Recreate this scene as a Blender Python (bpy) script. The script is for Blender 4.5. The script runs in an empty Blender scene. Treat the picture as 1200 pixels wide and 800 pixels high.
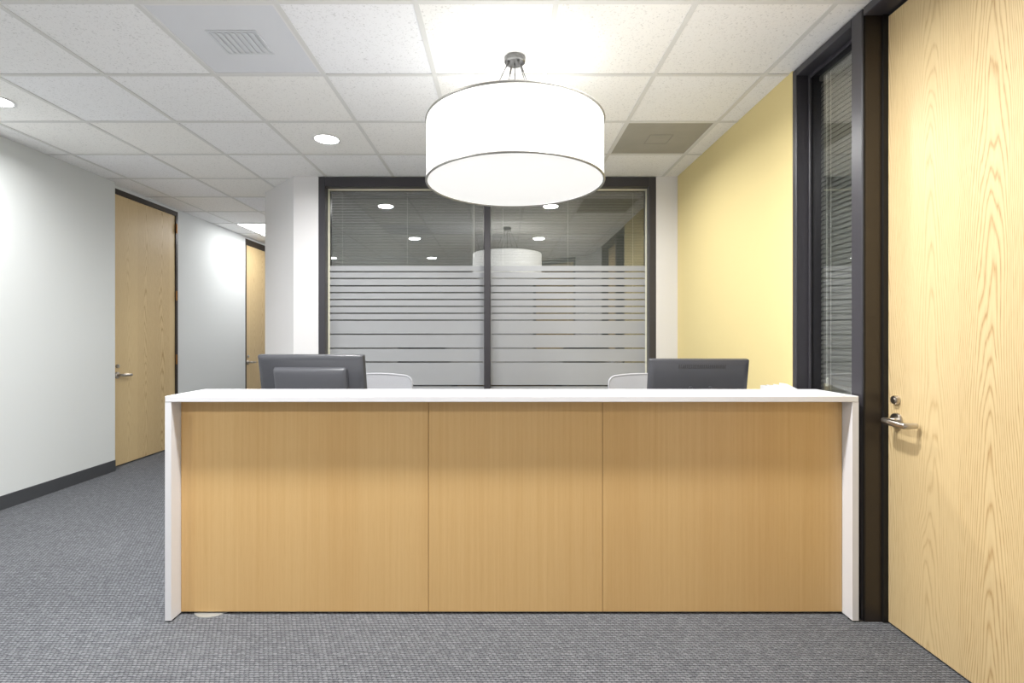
import bpy, bmesh, math, random
from mathutils import Vector, Matrix, Euler
random.seed(7)
S = bpy.context.scene
C = S.collection
PI = math.pi

# ------------------------------------------------------------------ camera
FPX, VPX, VPY = 592.0, 588.5, 395.0          # focal length and vanishing point in 1200x800 pixels
CAM_H = 1.25
cd = bpy.data.cameras.new('camera')
cd.sensor_fit = 'HORIZONTAL'
cd.sensor_width = 36.0
cd.lens = FPX / 1200 * 36.0
cd.shift_x = (600 - VPX) / 1200
cd.shift_y = -(400 - VPY) / 1200
cd.clip_start = 0.02
cam = bpy.data.objects.new('camera', cd)
C.objects.link(cam)
cam.location = (0, 0, CAM_H)
cam.rotation_euler = (PI / 2, 0, 0)
S.camera = cam

# ------------------------------------------------------------------ world, exposure
w = bpy.data.worlds.new('world'); S.world = w
w.use_nodes = True
w.node_tree.nodes['Background'].inputs['Color'].default_value = (0, 0, 0, 1)
w.node_tree.nodes['Background'].inputs['Strength'].default_value = 0.0
S.view_settings.view_transform = 'Standard'
S.view_settings.look = 'None'
S.view_settings.gamma = 1.0
S.view_settings.use_curve_mapping = False
S.view_settings.exposure = 0.48

DOWN_W = 28.0        # watts of one recessed downlight
DRUM_EMIT = 0.92      # radiance of the drum shade
DRUM_UP_W = 0.3     # bulbs shining up out of the drum
TROFFER_EMIT = 9.0

# ------------------------------------------------------------------ helpers
def srgb(r, g, b):
    def f(c):
        c /= 255.0
        return c / 12.92 if c <= 0.04045 else ((c + 0.055) / 1.055) ** 2.4
    return (f(r), f(g), f(b), 1.0)

class MB:
    """collects shapes in one bmesh and links them as one mesh object"""
    def __init__(self): self.bm = bmesh.new()
    def box(self, x0, x1, y0, y1, z0, z1, bevel=0.0, seg=2):
        r = bmesh.ops.create_cube(self.bm, size=1.0)
        vs = r['verts']
        for v in vs:
            v.co = Vector(((x0 + x1) / 2 + v.co.x * (x1 - x0), (y0 + y1) / 2 + v.co.y * (y1 - y0), (z0 + z1) / 2 + v.co.z * (z1 - z0)))
        if bevel > 0:
            es = list({e for v in vs for e in v.link_edges})
            bmesh.ops.bevel(self.bm, geom=es, offset=bevel, segments=seg, affect='EDGES', profile=0.5)
        return self
    def prism(self, pts, z0, z1):
        lo = [self.bm.verts.new((x, y, z0)) for x, y in pts]
        hi = [self.bm.verts.new((x, y, z1)) for x, y in pts]
        n = len(pts)
        fs = [self.bm.faces.new(lo[::-1]), self.bm.faces.new(hi)]
        for i in range(n):
            fs.append(self.bm.faces.new((lo[i], lo[(i + 1) % n], hi[(i + 1) % n], hi[i])))
        bmesh.ops.recalc_face_normals(self.bm, faces=fs)
        return self
    def loft(self, rings, caps=True, closed=False):
        vr = [[self.bm.verts.new(p) for p in ring] for ring in rings]
        n = len(vr[0]); fs = []
        m = len(vr)
        for i in range(m if closed else m - 1):
            a, b = vr[i], vr[(i + 1) % m]
            for k in range(n):
                fs.append(self.bm.faces.new((a[k], a[(k + 1) % n], b[(k + 1) % n], b[k])))
        if caps and not closed:
            fs.append(self.bm.faces.new(vr[0][::-1])); fs.append(self.bm.faces.new(vr[-1]))
        bmesh.ops.recalc_face_normals(self.bm, faces=fs)
        return self
    def tube(self, pts, r, n=10, closed=False, squash=None):
        pts = [Vector(p) for p in pts]
        rings = []; N = len(pts); up = None
        for i, p in enumerate(pts):
            if closed: t = pts[(i + 1) % N] - pts[i - 1]
            else: t = pts[min(i + 1, N - 1)] - pts[max(i - 1, 0)]
            t.normalize()
            if up is None:
                up = Vector((0, 0, 1)) if abs(t.z) < 0.9 else Vector((1, 0, 0))
            s = t.cross(up); s.normalize()
            u = s.cross(t); u.normalize(); up = u
            rr = r[i] if isinstance(r, (list, tuple)) else r
            k = squash or 1.0
            rings.append([p + s * math.cos(a) * rr + u * math.sin(a) * rr * k for a in [2 * PI * j / n for j in range(n)]])
        return self.loft(rings, not closed, closed)
    def lathe(self, prof, n=32, c=(0, 0, 0), axis='z', caps=True):
        """prof: list of (radius, height)"""
        rings = []
        for r, h in prof:
            ring = []
            for j in range(n):
                a = 2 * PI * j / n
                p = (r * math.cos(a), r * math.sin(a), h)
                if axis == 'x': p = (h, p[0], p[1])
                if axis == 'y': p = (p[0], h, p[1])
                ring.append(Vector(c) + Vector(p))
            rings.append(ring)
        return self.loft(rings, caps)
    def xform(self, m):
        bmesh.ops.transform(self.bm, matrix=m, verts=self.bm.verts); return self
    def build(self, name, mat, parent=None, smooth=35, loc=None):
        me = bpy.data.meshes.new(name)
        self.bm.to_mesh(me); self.bm.free()
        me.materials.append(mat)
        if smooth:
            for p in me.polygons: p.use_smooth = True
            me.set_sharp_from_angle(angle=math.radians(smooth))
        o = bpy.data.objects.new(name, me)
        C.objects.link(o)
        if loc: o.location = loc
        o.parent = parent
        return o

def share(name, o, parent, loc):
    c = bpy.data.objects.new(name, o.data); C.objects.link(c); c.parent = parent; c.location = loc
    return c

def empty(name, loc=(0, 0, 0), rz=0.0, parent=None):
    o = bpy.data.objects.new(name, None); C.objects.link(o)
    o.location = loc; o.rotation_euler = (0, 0, rz); o.empty_display_size = 0.1; o.parent = parent
    return o

def tag(o, label, cat, group=None):
    o['label'] = label; o['category'] = cat
    if group: o['group'] = group
    return o

def struct(o, label=None, cat=None):
    o['kind'] = 'structure'
    if label: o['label'] = label
    if cat: o['category'] = cat
    return o

def copy_tree(o, parent=None):
    c = o.copy(); C.objects.link(c); c.parent = parent
    for ch in list(o.children): copy_tree(ch, c)
    return c

# ------------------------------------------------------------------ materials
def new_mat(name):
    m = bpy.data.materials.new(name); m.use_nodes = True
    nt = m.node_tree
    return m, nt, nt.nodes['Principled BSDF']

def N(nt, typ, **kw):
    n = nt.nodes.new(typ)
    for k, v in kw.items():
        if k in n.inputs.keys() if hasattr(n.inputs, 'keys') else False: n.inputs[k].default_value = v
        else: setattr(n, k, v)
    return n

def plain(name, col, rough=0.5, metal=0.0, spec=0.5, noise=0.0, bump=0.0, nscale=40.0):
    m, nt, b = new_mat(name)
    b.inputs['Base Color'].default_value = col
    b.inputs['Roughness'].default_value = rough
    b.inputs['Metallic'].default_value = metal
    b.inputs['Specular IOR Level'].default_value = spec
    if noise or bump:
        tc = nt.nodes.new('ShaderNodeTexCoord')
        nz = nt.nodes.new('ShaderNodeTexNoise'); nz.inputs['Scale'].default_value = nscale; nz.inputs['Detail'].default_value = 4
        nt.links.new(tc.outputs['Object'], nz.inputs['Vector'])
        if noise:
            mx = nt.nodes.new('ShaderNodeMix'); mx.data_type = 'RGBA'
            mx.inputs['A'].default_value = tuple(c * (1 - noise) for c in col[:3]) + (1,)
            mx.inputs['B'].default_value = tuple(min(1, c * (1 + noise)) for c in col[:3]) + (1,)
            nt.links.new(nz.outputs['Fac'], mx.inputs['Factor'])
            nt.links.new(mx.outputs['Result'], b.inputs['Base Color'])
        if bump:
            bp = nt.nodes.new('ShaderNodeBump'); bp.inputs['Strength'].default_value = bump; bp.inputs['Distance'].default_value = 0.002
            nt.links.new(nz.outputs['Fac'], bp.inputs['Height'])
            nt.links.new(bp.outputs['Normal'], b.inputs['Normal'])
    return m

def emit(name, col, strength):
    m, nt, b = new_mat(name)
    b.inputs['Base Color'].default_value = col
    b.inputs['Emission Color'].default_value = col
    b.inputs['Emission Strength'].default_value = strength
    b.inputs['Roughness'].default_value = 0.6
    return m

def math_node(nt, op, a=None, b=None, va=None, vb=None):
    n = nt.nodes.new('ShaderNodeMath'); n.operation = op
    if a is not None: nt.links.new(a, n.inputs[0])
    if b is not None: nt.links.new(b, n.inputs[1])
    if va is not None: n.inputs[0].default_value = va
    if vb is not None: n.inputs[1].default_value = vb
    return n.outputs[0]

def mix_col(nt, fac, a, b):
    mx = nt.nodes.new('ShaderNodeMix'); mx.data_type = 'RGBA'
    if isinstance(fac, float): mx.inputs['Factor'].default_value = fac
    else: nt.links.new(fac, mx.inputs['Factor'])
    for k, v in (('A', a), ('B', b)):
        if isinstance(v, tuple): mx.inputs[k].default_value = v
        else: nt.links.new(v, mx.inputs[k])
    return mx.outputs['Result']

def ramp(nt, src, stops):
    r = nt.nodes.new('ShaderNodeValToRGB')
    el = r.color_ramp.elements
    while len(el) < len(stops): el.new(0.5)
    for e, (p, c) in zip(el, stops):
        e.position = p; e.color = c if isinstance(c, tuple) else (c, c, c, 1)
    nt.links.new(src, r.inputs['Fac'])
    return r.outputs['Color']

def mapping(nt, src, scale, loc=(0, 0, 0)):
    mp = nt.nodes.new('ShaderNodeMapping')
    mp.inputs['Scale'].default_value = scale
    mp.inputs['Location'].default_value = loc
    nt.links.new(src, mp.inputs['Vector'])
    return mp.outputs['Vector']

def noise_tex(nt, vec, scale, detail=3.0, rough=0.5, dist=0.0):
    n = nt.nodes.new('ShaderNodeTexNoise')
    n.inputs['Scale'].default_value = scale; n.inputs['Detail'].default_value = detail
    n.inputs['Roughness'].default_value = rough; n.inputs['Distortion'].default_value = dist
    nt.links.new(vec, n.inputs['Vector'])
    return n.outputs['Fac']

def oak(name, light, dark, across, seed, leaf=0.245, shift=0.005):
    """plain sliced oak veneer: leaves side by side, each with arched cathedral figure; grain runs along z"""
    m, nt, b = new_mat(name)
    tc = nt.nodes.new('ShaderNodeTexCoord').outputs['Object']
    sx, sy = (1.0, 0.0) if across == 'x' else (0.0, 1.0)
    se = nt.nodes.new('ShaderNodeSeparateXYZ'); nt.links.new(tc, se.inputs[0])
    acr = se.outputs['X'] if across == 'x' else se.outputs['Y']
    la = math_node(nt, 'ADD', math_node(nt, 'DIVIDE', math_node(nt, 'ADD', acr, None, None, shift), None, None, leaf), None, None, 0.5)
    idx = math_node(nt, 'FLOOR', la)
    u = math_node(nt, 'SUBTRACT', math_node(nt, 'FRACT', la), None, None, 0.5)
    wn = nt.nodes.new('ShaderNodeTexWhiteNoise'); wn.noise_dimensions = '1D'
    nt.links.new(math_node(nt, 'ADD', idx, None, None, seed), wn.inputs['W'])
    rnd = wn.outputs['Value']
    # slow wander of the arch axis and the ring spacing
    wv = noise_tex(nt, mapping(nt, tc, (sx * 2.0, sy * 2.0, 0.8), (seed, seed, 0)), 1.0, 2.0)
    u2 = math_node(nt, 'ADD', u, math_node(nt, 'MULTIPLY', math_node(nt, 'SUBTRACT', wv, None, None, 0.5), None, None, 0.35))
    arch = math_node(nt, 'MULTIPLY', math_node(nt, 'POWER', math_node(nt, 'ABSOLUTE', u2), None, None, 1.7), None, None, 44.0)
    rise = math_node(nt, 'MULTIPLY', se.outputs['Z'], None, None, 6.5)
    fine = noise_tex(nt, mapping(nt, tc, (sx * 45, sy * 45, 3.0), (seed, 0, 0)), 1.0, 3.0, 0.6)
    big = noise_tex(nt, mapping(nt, tc, (sx * 9.0, sy * 9.0, 1.1), (0, seed, 0)), 1.0, 2.0)
    ph = math_node(nt, 'ADD', math_node(nt, 'ADD', arch, rise), math_node(nt, 'MULTIPLY', rnd, None, None, 17.0))
    ph = math_node(nt, 'ADD', ph, math_node(nt, 'MULTIPLY', fine, None, None, 0.9))
    ph = math_node(nt, 'ADD', ph, math_node(nt, 'MULTIPLY', big, None, None, 7.5))
    fr = math_node(nt, 'FRACT', ph)
    lines = ramp(nt, fr, [(0.0, 0.25), (0.3, 0.0), (0.62, 0.1), (0.86, 1.0), (1.0, 0.25)])
    amp = math_node(nt, 'ADD', math_node(nt, 'MULTIPLY', rnd, None, None, 0.55), None, None, 0.3)
    k = math_node(nt, 'MULTIPLY', lines, amp)
    # broken fine pores inside the rings
    pores = ramp(nt, noise_tex(nt, mapping(nt, tc, (sx * 380, sy * 380, 11.0)), 1.0, 2.0), [(0.4, 0.0), (0.7, 1.0)])
    k = math_node(nt, 'MULTIPLY', k, math_node(nt, 'ADD', math_node(nt, 'MULTIPLY', pores, None, None, 0.6), None, None, 0.65))
    col = mix_col(nt, math_node(nt, 'MINIMUM', k, None, None, 1.0), light, dark)
    col = mix_col(nt, math_node(nt, 'MULTIPLY', pores, None, None, 0.13), col, dark)
    nt.links.new(col, b.inputs['Base Color'])
    b.inputs['Roughness'].default_value = 0.42
    bp = nt.nodes.new('ShaderNodeBump'); bp.inputs['Strength'].default_value = 0.08; bp.inputs['Distance'].default_value = 0.001
    nt.links.new(pores, bp.inputs['Height']); nt.links.new(bp.outputs['Normal'], b.inputs['Normal'])
    return m

def beech(name, light, dark):
    m, nt, b = new_mat(name)
    tc = nt.nodes.new('ShaderNodeTexCoord').outputs['Object']
    f1 = noise_tex(nt, mapping(nt, tc, (3.2, 0, 0.12)), 1.0, 3.0)
    f2 = noise_tex(nt, mapping(nt, tc, (70, 0, 0.9)), 1.0, 3.0, 0.6)
    f3 = noise_tex(nt, mapping(nt, tc, (330, 0, 12.0)), 1.0, 1.0)
    a = ramp(nt, f1, [(0.3, 0.0), (0.7, 1.0)])
    c = ramp(nt, f2, [(0.3, 0.0), (0.72, 1.0)])
    d = ramp(nt, f3, [(0.5, 0.0), (0.75, 1.0)])
    k = math_node(nt, 'ADD', math_node(nt, 'MULTIPLY', a, None, None, 0.38), math_node(nt, 'MULTIPLY', c, None, None, 0.42))
    k = math_node(nt, 'ADD', k, math_node(nt, 'MULTIPLY', d, None, None, 0.18))
    nt.links.new(mix_col(nt, k, light, dark), b.inputs['Base Color'])
    b.inputs['Roughness'].default_value = 0.36
    return m

def carpet_mat():
    m, nt, b = new_mat('carpet_loops')
    tc = nt.nodes.new('ShaderNodeTexCoord').outputs['Object']
    wob = nt.nodes.new('ShaderNodeTexNoise'); wob.inputs['Scale'].default_value = 55.0
    nt.links.new(tc, wob.inputs['Vector'])
    dv = nt.nodes.new('ShaderNodeVectorMath'); dv.operation = 'SCALE'; dv.inputs['Scale'].default_value = 0.011
    nt.links.new(wob.outputs['Color'], dv.inputs[0])
    av = nt.nodes.new('ShaderNodeVectorMath'); av.operation = 'ADD'
    nt.links.new(tc, av.inputs[0]); nt.links.new(dv.outputs[0], av.inputs[1])
    sp = nt.nodes.new('ShaderNodeSeparateXYZ'); nt.links.new(av.outputs[0], sp.inputs[0])
    px, py = 0.0180, 0.0128
    ry = math_node(nt, 'DIVIDE', sp.outputs['Y'], None, None, py)
    row = math_node(nt, 'FLOOR', ry)
    fy = math_node(nt, 'FRACT', ry)
    rx = math_node(nt, 'ADD', math_node(nt, 'DIVIDE', sp.outputs['X'], None, None, px), math_node(nt, 'MULTIPLY', row, None, None, 0.34))
    col = math_node(nt, 'FLOOR', rx)
    fx = math_node(nt, 'FRACT', rx)
    hx = math_node(nt, 'SINE', math_node(nt, 'MULTIPLY', fx, None, None, PI))
    hy = math_node(nt, 'SINE', math_node(nt, 'MULTIPLY', fy, None, None, PI))
    h = math_node(nt, 'MULTIPLY', math_node(nt, 'POWER', hx, None, None, 0.38), math_node(nt, 'POWER', hy, None, None, 0.9))
    fs = math_node(nt, 'FRACT', math_node(nt, 'ADD', ry, None, None, 0.3))
    yp = math_node(nt, 'MULTIPLY', math_node(nt, 'POWER', hx, None, None, 0.38), math_node(nt, 'SINE', math_node(nt, 'MULTIPLY', fs, None, None, PI)))
    cv = nt.nodes.new('ShaderNodeCombineXYZ'); nt.links.new(col, cv.inputs[0]); nt.links.new(row, cv.inputs[1])
    wn = nt.nodes.new('ShaderNodeTexWhiteNoise'); wn.noise_dimensions = '2D'; nt.links.new(cv.outputs[0], wn.inputs['Vector'])
    yarn = mix_col(nt, wn.outputs['Value'], srgb(112, 114, 118), srgb(138, 140, 144))
    base = mix_col(nt, ramp(nt, yp, [(0.12, 0.0), (0.75, 1.0)]), srgb(50, 51, 56), yarn)
    fine = noise_tex(nt, tc, 900.0, 2.0)
    base = mix_col(nt, math_node(nt, 'MULTIPLY', fine, None, None, 0.3), base, srgb(84, 85, 90))
    # worn patches
    wear = noise_tex(nt, tc, 1.3, 2.0)
    base = mix_col(nt, math_node(nt, 'MULTIPLY', wear, None, None, 0.15), base, srgb(96, 98, 102))
    nt.links.new(base, b.inputs['Base Color'])
    b.inputs['Roughness'].default_value = 0.95
    b.inputs['Specular IOR Level'].default_value = 0.1
    bp = nt.nodes.new('ShaderNodeBump'); bp.inputs['Strength'].default_value = 0.7; bp.inputs['Distance'].default_value = 0.004
    nt.links.new(h, bp.inputs['Height']); nt.links.new(bp.outputs['Normal'], b.inputs['Normal'])
    return m

def tile_mat():
    m, nt, b = new_mat('mineral_fibre_tile')
    tc = nt.nodes.new('ShaderNodeTexCoord').outputs['Object']
    oi = nt.nodes.new('ShaderNodeObjectInfo')
    off = nt.nodes.new('ShaderNodeCombineXYZ')
    r10 = math_node(nt, 'MULTIPLY', oi.outputs['Random'], None, None, 31.0)
    nt.links.new(r10, off.inputs[0]); nt.links.new(r10, off.inputs[1])
    av = nt.nodes.new('ShaderNodeVectorMath'); av.operation = 'ADD'
    nt.links.new(tc, av.inputs[0]); nt.links.new(off.outputs[0], av.inputs[1])
    n1 = noise_tex(nt, av.outputs[0], 105.0, 3.0, 0.55, 0.6)
    n2 = noise_tex(nt, av.outputs[0], 280.0, 2.0)
    pit = ramp(nt, n1, [(0.34, 1.0), (0.42, 0.0)])
    pin = ramp(nt, n2, [(0.26, 1.0), (0.36, 0.0)])
    k = math_node(nt, 'MAXIMUM', pit, math_node(nt, 'MULTIPLY', pin, None, None, 0.6))
    tint = mix_col(nt, oi.outputs['Random'], srgb(247, 246, 243), srgb(246, 247, 250))
    col = mix_col(nt, math_node(nt, 'MULTIPLY', k, None, None, 0.30), tint, srgb(150, 150, 148))
    nt.links.new(col, b.inputs['Base Color'])
    b.inputs['Roughness'].default_value = 0.9
    b.inputs['Specular IOR Level'].default_value = 0.2
    bp = nt.nodes.new('ShaderNodeBump'); bp.inputs['Strength'].default_value = 0.35; bp.inputs['Distance'].default_value = 0.002; bp.invert = True
    nt.links.new(noise_tex(nt, av.outputs[0], 160.0, 3.0), bp.inputs['Height']); nt.links.new(bp.outputs['Normal'], b.inputs['Normal'])
    return m

def perforated(name, col, hole, scale):
    m, nt, b = new_mat(name)
    tc = nt.nodes.new('ShaderNodeTexCoord').outputs['Object']
    vo = nt.nodes.new('ShaderNodeTexVoronoi'); vo.inputs['Scale'].default_value = scale; vo.inputs['Randomness'].default_value = 0.0
    nt.links.new(tc, vo.inputs['Vector'])
    k = ramp(nt, vo.outputs['Distance'], [(0.28, 1.0), (0.34, 0.0)])
    st = noise_tex(nt, tc, 5.0, 3.0)
    base = mix_col(nt, math_node(nt, 'MULTIPLY', st, None, None, 0.35), col, hole)
    nt.links.new(mix_col(nt, k, base, hole), b.inputs['Base Color'])
    b.inputs['Roughness'].default_value = 0.6
    return m

def glass_mat(name, ior, tint):
    m = bpy.data.materials.new(name); m.use_nodes = True
    nt = m.node_tree; nt.nodes.clear()
    out = nt.nodes.new('ShaderNodeOutputMaterial')
    tr = nt.nodes.new('ShaderNodeBsdfTransparent'); tr.inputs['Color'].default_value = tint
    gl = nt.nodes.new('ShaderNodeBsdfGlossy'); gl.inputs['Roughness'].default_value = 0.0; gl.inputs['Color'].default_value = (1, 1, 1, 1)
    fr = nt.nodes.new('ShaderNodeFresnel')
    # thin sheet: both faces reflect like the outer face
    ge = nt.nodes.new('ShaderNodeNewGeometry')
    nt.links.new(math_node(nt, 'ADD', math_node(nt, 'MULTIPLY', ge.outputs['Backfacing'], None, None, 1.0 / ior - ior), None, None, ior), fr.inputs['IOR'])
    mx = nt.nodes.new('ShaderNodeMixShader')
    nt.links.new(fr.outputs[0], mx.inputs[0]); nt.links.new(tr.outputs[0], mx.inputs[1]); nt.links.new(gl.outputs[0], mx.inputs[2])
    nt.links.new(mx.outputs[0], out.inputs['Surface'])
    return m

def frost_mat():
    m, nt, b = new_mat('frosted_film')
    b.inputs['Base Color'].default_value = srgb(172, 174, 177)
    b.inputs['Roughness'].default_value = 0.22
    b.inputs['Specular IOR Level'].default_value = 0.35
    tr = nt.nodes.new('ShaderNodeBsdfTransparent')
    mx = nt.nodes.new('ShaderNodeMixShader'); mx.inputs[0].default_value = 0.86
    out = nt.nodes['Material Output']
    nt.links.new(tr.outputs[0], mx.inputs[1]); nt.links.new(b.outputs[0], mx.inputs[2])
    nt.links.new(mx.outputs[0], out.inputs['Surface'])
    return m

def shade_mat():
    m, nt, b = new_mat('lamp_shade_fabric')
    tc = nt.nodes.new('ShaderNodeTexCoord').outputs['Object']
    n = noise_tex(nt, tc, 300.0, 2.0)
    col = mix_col(nt, math_node(nt, 'MULTIPLY', n, None, None, 0.25), (1, 1, 0.985, 1), (0.93, 0.93, 0.9, 1))
    nt.links.new(col, b.inputs['Base Color']); nt.links.new(col, b.inputs['Emission Color'])
    b.inputs['Emission Strength'].default_value = DRUM_EMIT
    b.inputs['Roughness'].default_value = 0.8
    return m

M = {}
M['white_wall'] = plain('white_wall_paint', srgb(226, 225, 226), 0.85, spec=0.25, bump=0.05, nscale=120)
M['cool_wall'] = plain('cool_white_wall_paint', srgb(217, 221, 221), 0.75, spec=0.25, bump=0.05, nscale=120)
M['hall_wall'] = plain('pale_blue_grey_wall_paint', srgb(217, 221, 221), 0.75, spec=0.25, bump=0.05, nscale=120)
M['yellow'] = plain('yellow_wall_paint', srgb(228, 210, 153), 0.75, spec=0.25, bump=0.05, nscale=120)
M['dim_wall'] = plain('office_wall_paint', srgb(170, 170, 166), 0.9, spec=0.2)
M['frame'] = plain('dark_frame_enamel', srgb(56, 54, 59), 0.37, spec=0.58, noise=0.08, nscale=30)
M['side_frame'] = plain('near_black_frame_enamel', srgb(56, 54, 59), 0.37, spec=0.58, noise=0.08, nscale=30)
M['bronze'] = plain('dark_bronze_enamel', srgb(44, 36, 29), 0.36, spec=0.55, noise=0.12, nscale=25)
M['black'] = plain('black_seal_and_gap_shade', srgb(16, 15, 15), 0.6)
M['base'] = plain('charcoal_vinyl_base', srgb(66, 68, 72), 0.55, noise=0.1, nscale=20)
M['carpet'] = carpet_mat()
M['tile'] = tile_mat()
M['tbar'] = plain('ceiling_grid_paint', srgb(222, 222, 220), 0.6)
M['door_near'] = oak('pale_oak_veneer', srgb(216, 193, 147), srgb(164, 126, 78), 'y', 4.3)
M['door_left'] = oak('golden_oak_veneer', srgb(216, 193, 147), srgb(164, 126, 78), 'y', 9.2)
M['door_hall'] = oak('yellow_oak_veneer', srgb(216, 193, 147), srgb(164, 126, 78), 'y', 1.7)
M['door_back'] = oak('beige_oak_veneer', srgb(216, 193, 147), srgb(164, 126, 78), 'x', 2.9)
M['beech'] = beech('beech_laminate', srgb(221, 186, 130), srgb(203, 161, 103))
M['laminate'] = plain('white_laminate', srgb(228, 228, 231), 0.4, spec=0.4)
M['worktop'] = plain('grey_white_worktop', srgb(205, 205, 205), 0.5)
M['steel'] = plain('satin_nickel', srgb(196, 190, 182), 0.28, metal=1.0)
M['brushed'] = plain('brushed_dark_nickel', srgb(120, 120, 120), 0.35, metal=1.0, noise=0.15, nscale=90)
M['rim'] = plain('lamp_rim_metal', srgb(150, 149, 144), 0.4, metal=0.7)
M['brass'] = plain('aged_brass_hinge', srgb(150, 110, 70), 0.4, metal=1.0)
M['glass'] = glass_mat('window_glass', 2.2, (0.88, 0.89, 0.88, 1))
M['side_glass'] = glass_mat('sidelight_glass', 2.2, (0.88, 0.89, 0.88, 1))
M['frost'] = frost_mat()
M['slat'] = plain('blind_slat_enamel', srgb(116, 117, 112), 0.5)
M['cream'] = plain('cream_blind_trim', srgb(226, 224, 204), 0.5)
M['cord'] = plain('white_blind_cord', srgb(235, 235, 228), 0.7)
M['shade'] = shade_mat()
M['diffuser'] = emit('lamp_diffuser_acrylic', (1.0, 0.995, 0.98, 1), 0.46 * DRUM_EMIT)
M['diffuser'].node_tree.nodes['Principled BSDF'].inputs['Base Color'].default_value = (0.55, 0.55, 0.54, 1)
M['lens'] = emit('downlight_lens', (1, 1, 1, 1), 14.0)
M['bulb'] = emit('lamp_bulb', (1, 0.98, 0.95, 1), 1.6)
M['panel_light'] = emit('troffer_lens', (1, 1, 1, 1), TROFFER_EMIT)
M['white_metal'] = plain('white_enamelled_metal', srgb(232, 232, 232), 0.5)
M['vent_white'] = perforated('white_perforated_metal', srgb(234, 236, 240), srgb(206, 208, 213), 260.0)
M['vent_grey'] = perforated('grey_perforated_metal', srgb(176, 173, 163), srgb(112, 109, 100), 170.0)
M['vent_dark'] = plain('grille_core', srgb(150, 148, 140), 0.6)
M['vent_slat'] = plain('diffuser_louvre', srgb(214, 217, 221), 0.5)
M['monitor'] = plain('dark_grey_monitor_plastic', srgb(64, 65, 70), 0.36, noise=0.05, nscale=200)
M['monitor_light'] = plain('monitor_housing_plastic', srgb(74, 75, 80), 0.32)
M['screen'] = plain('monitor_screen', srgb(18, 19, 22), 0.15)
M['chair_frame'] = plain('pale_grey_chair_plastic', srgb(168, 169, 174), 0.6)
M['chair_mesh'] = plain('grey_chair_mesh', srgb(172, 173, 178), 0.8, noise=0.15, nscale=350)
M['chair_seat'] = plain('grey_chair_fabric', srgb(120, 121, 126), 0.95, noise=0.2, nscale=300)
M['chair_dark'] = plain('dark_chair_plastic', srgb(52, 52, 55), 0.5)
M['floor_metal'] = plain('floor_box_metal', srgb(176, 178, 176), 0.45, metal=0.6)

# ------------------------------------------------------------------ layout (metres, camera stands at the origin looking +y)
CEIL = CAM_H + 1.451
WTOP = CEIL + 0.0035
XR = 1.587            # right wall face
XL = -3.625           # left wall face
XH = -3.70            # hallway wall face
YB = 4.57             # back wall face
YBACK = -3.27         # wall behind the camera
YHALL = 9.0
GX0, GY0, G = -0.985, 2.80, 0.6096     # a ceiling grid crossing and the grid module

# ------------------------------------------------------------------ floor
fl = MB().box(-3.9, 3.0, -3.4, 9.2, -0.05, 0.0).build('floor', M['carpet'], smooth=0)
struct(fl, 'grey woven loop carpet covering the whole floor', 'floor')

# ------------------------------------------------------------------ walls
def wall(name, pts, mat, label, z0=0.0, z1=None):
    o = MB().prism(pts, z0, WTOP if z1 is None else z1).build(name, mat, smooth=0)
    return struct(o, label, 'wall')

wall('wall_left', [(XL, YBACK), (XL, 4.73), (-3.90, 4.73), (-3.90, YBACK)], M['cool_wall'], 'cool white painted wall with a charcoal base')
wall('wall_hall', [(XH, 5.766), (XH, 7.277), (-3.90, 7.277), (-3.90, 5.766)], M['hall_wall'], 'pale blue-grey hallway wall between two oak doors')
wall('wall_hall_far', [(XH, 8.33), (XH, YHALL + 0.12), (-3.90, YHALL + 0.12), (-3.90, 8.33)], M['hall_wall'], 'pale hallway wall beyond the second oak door')
wall('wall_hall_end', [(XH, YHALL), (-2.25, YHALL), (-2.25, YHALL + 0.12), (XH, YHALL + 0.12)], M['white_wall'], 'white wall closing the end of the hallway')
wall('wall_corner', [(-1.663, YB), (-1.888, YB), (-2.386, 5.083), (-2.386, YHALL), (-2.25, YHALL), (-2.25, 5.14), (-1.83, 4.71), (-1.663, 4.71)], M['white_wall'],
     'white wall with a slanted corner beside the office window')
wall('wall_back', [(1.393, YB), (XR, YB), (XR, 4.71), (1.393, 4.71)], M['white_wall'], 'narrow white wall strip between window and yellow wall')
wall('wall_right', [(XR, 2.762), (XR, 4.71), (1.75, 4.71), (1.75, 2.762)], M['yellow'], 'yellow painted side wall behind the reception desk')
wall('wall_right_near', [(XR, 0.487), (XR, 1.245), (1.75, 1.245), (1.75, 0.65)], M['white_wall'], 'white wall segment past the pale oak door')
# slanted wall behind the camera with a door opening, wall facing (-1, 1)
def diag(x): return (x, x - 1.1)
def dback(x): return (x + 0.115, x - 1.1 - 0.115)
for nm, xa, xb in (('wall_slanted', XR, 1.32), ('wall_slanted_far', 0.60, YBACK + 1.1)):
    wall(nm, [diag(xa), diag(xb), dback(xb), dback(xa)], M['white_wall'], 'white slanted wall facing the office window' if nm == 'wall_slanted' else 'long white slanted wall left of the beige door')
wall('wall_behind', [(-3.9, YBACK), (-2.05, YBACK), (-2.05, YBACK - 0.12), (-3.9, YBACK - 0.12)], M['white_wall'], 'white wall facing the hallway doors end')
# dim office behind the window and the room behind the sidelight
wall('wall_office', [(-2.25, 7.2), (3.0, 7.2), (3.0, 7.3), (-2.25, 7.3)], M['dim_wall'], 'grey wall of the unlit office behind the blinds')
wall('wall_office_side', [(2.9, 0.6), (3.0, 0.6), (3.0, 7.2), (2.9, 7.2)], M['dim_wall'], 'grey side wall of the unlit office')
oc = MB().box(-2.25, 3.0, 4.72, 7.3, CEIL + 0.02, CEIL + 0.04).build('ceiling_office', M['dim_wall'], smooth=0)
struct(oc, 'plain ceiling of the unlit office', 'ceiling')

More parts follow.
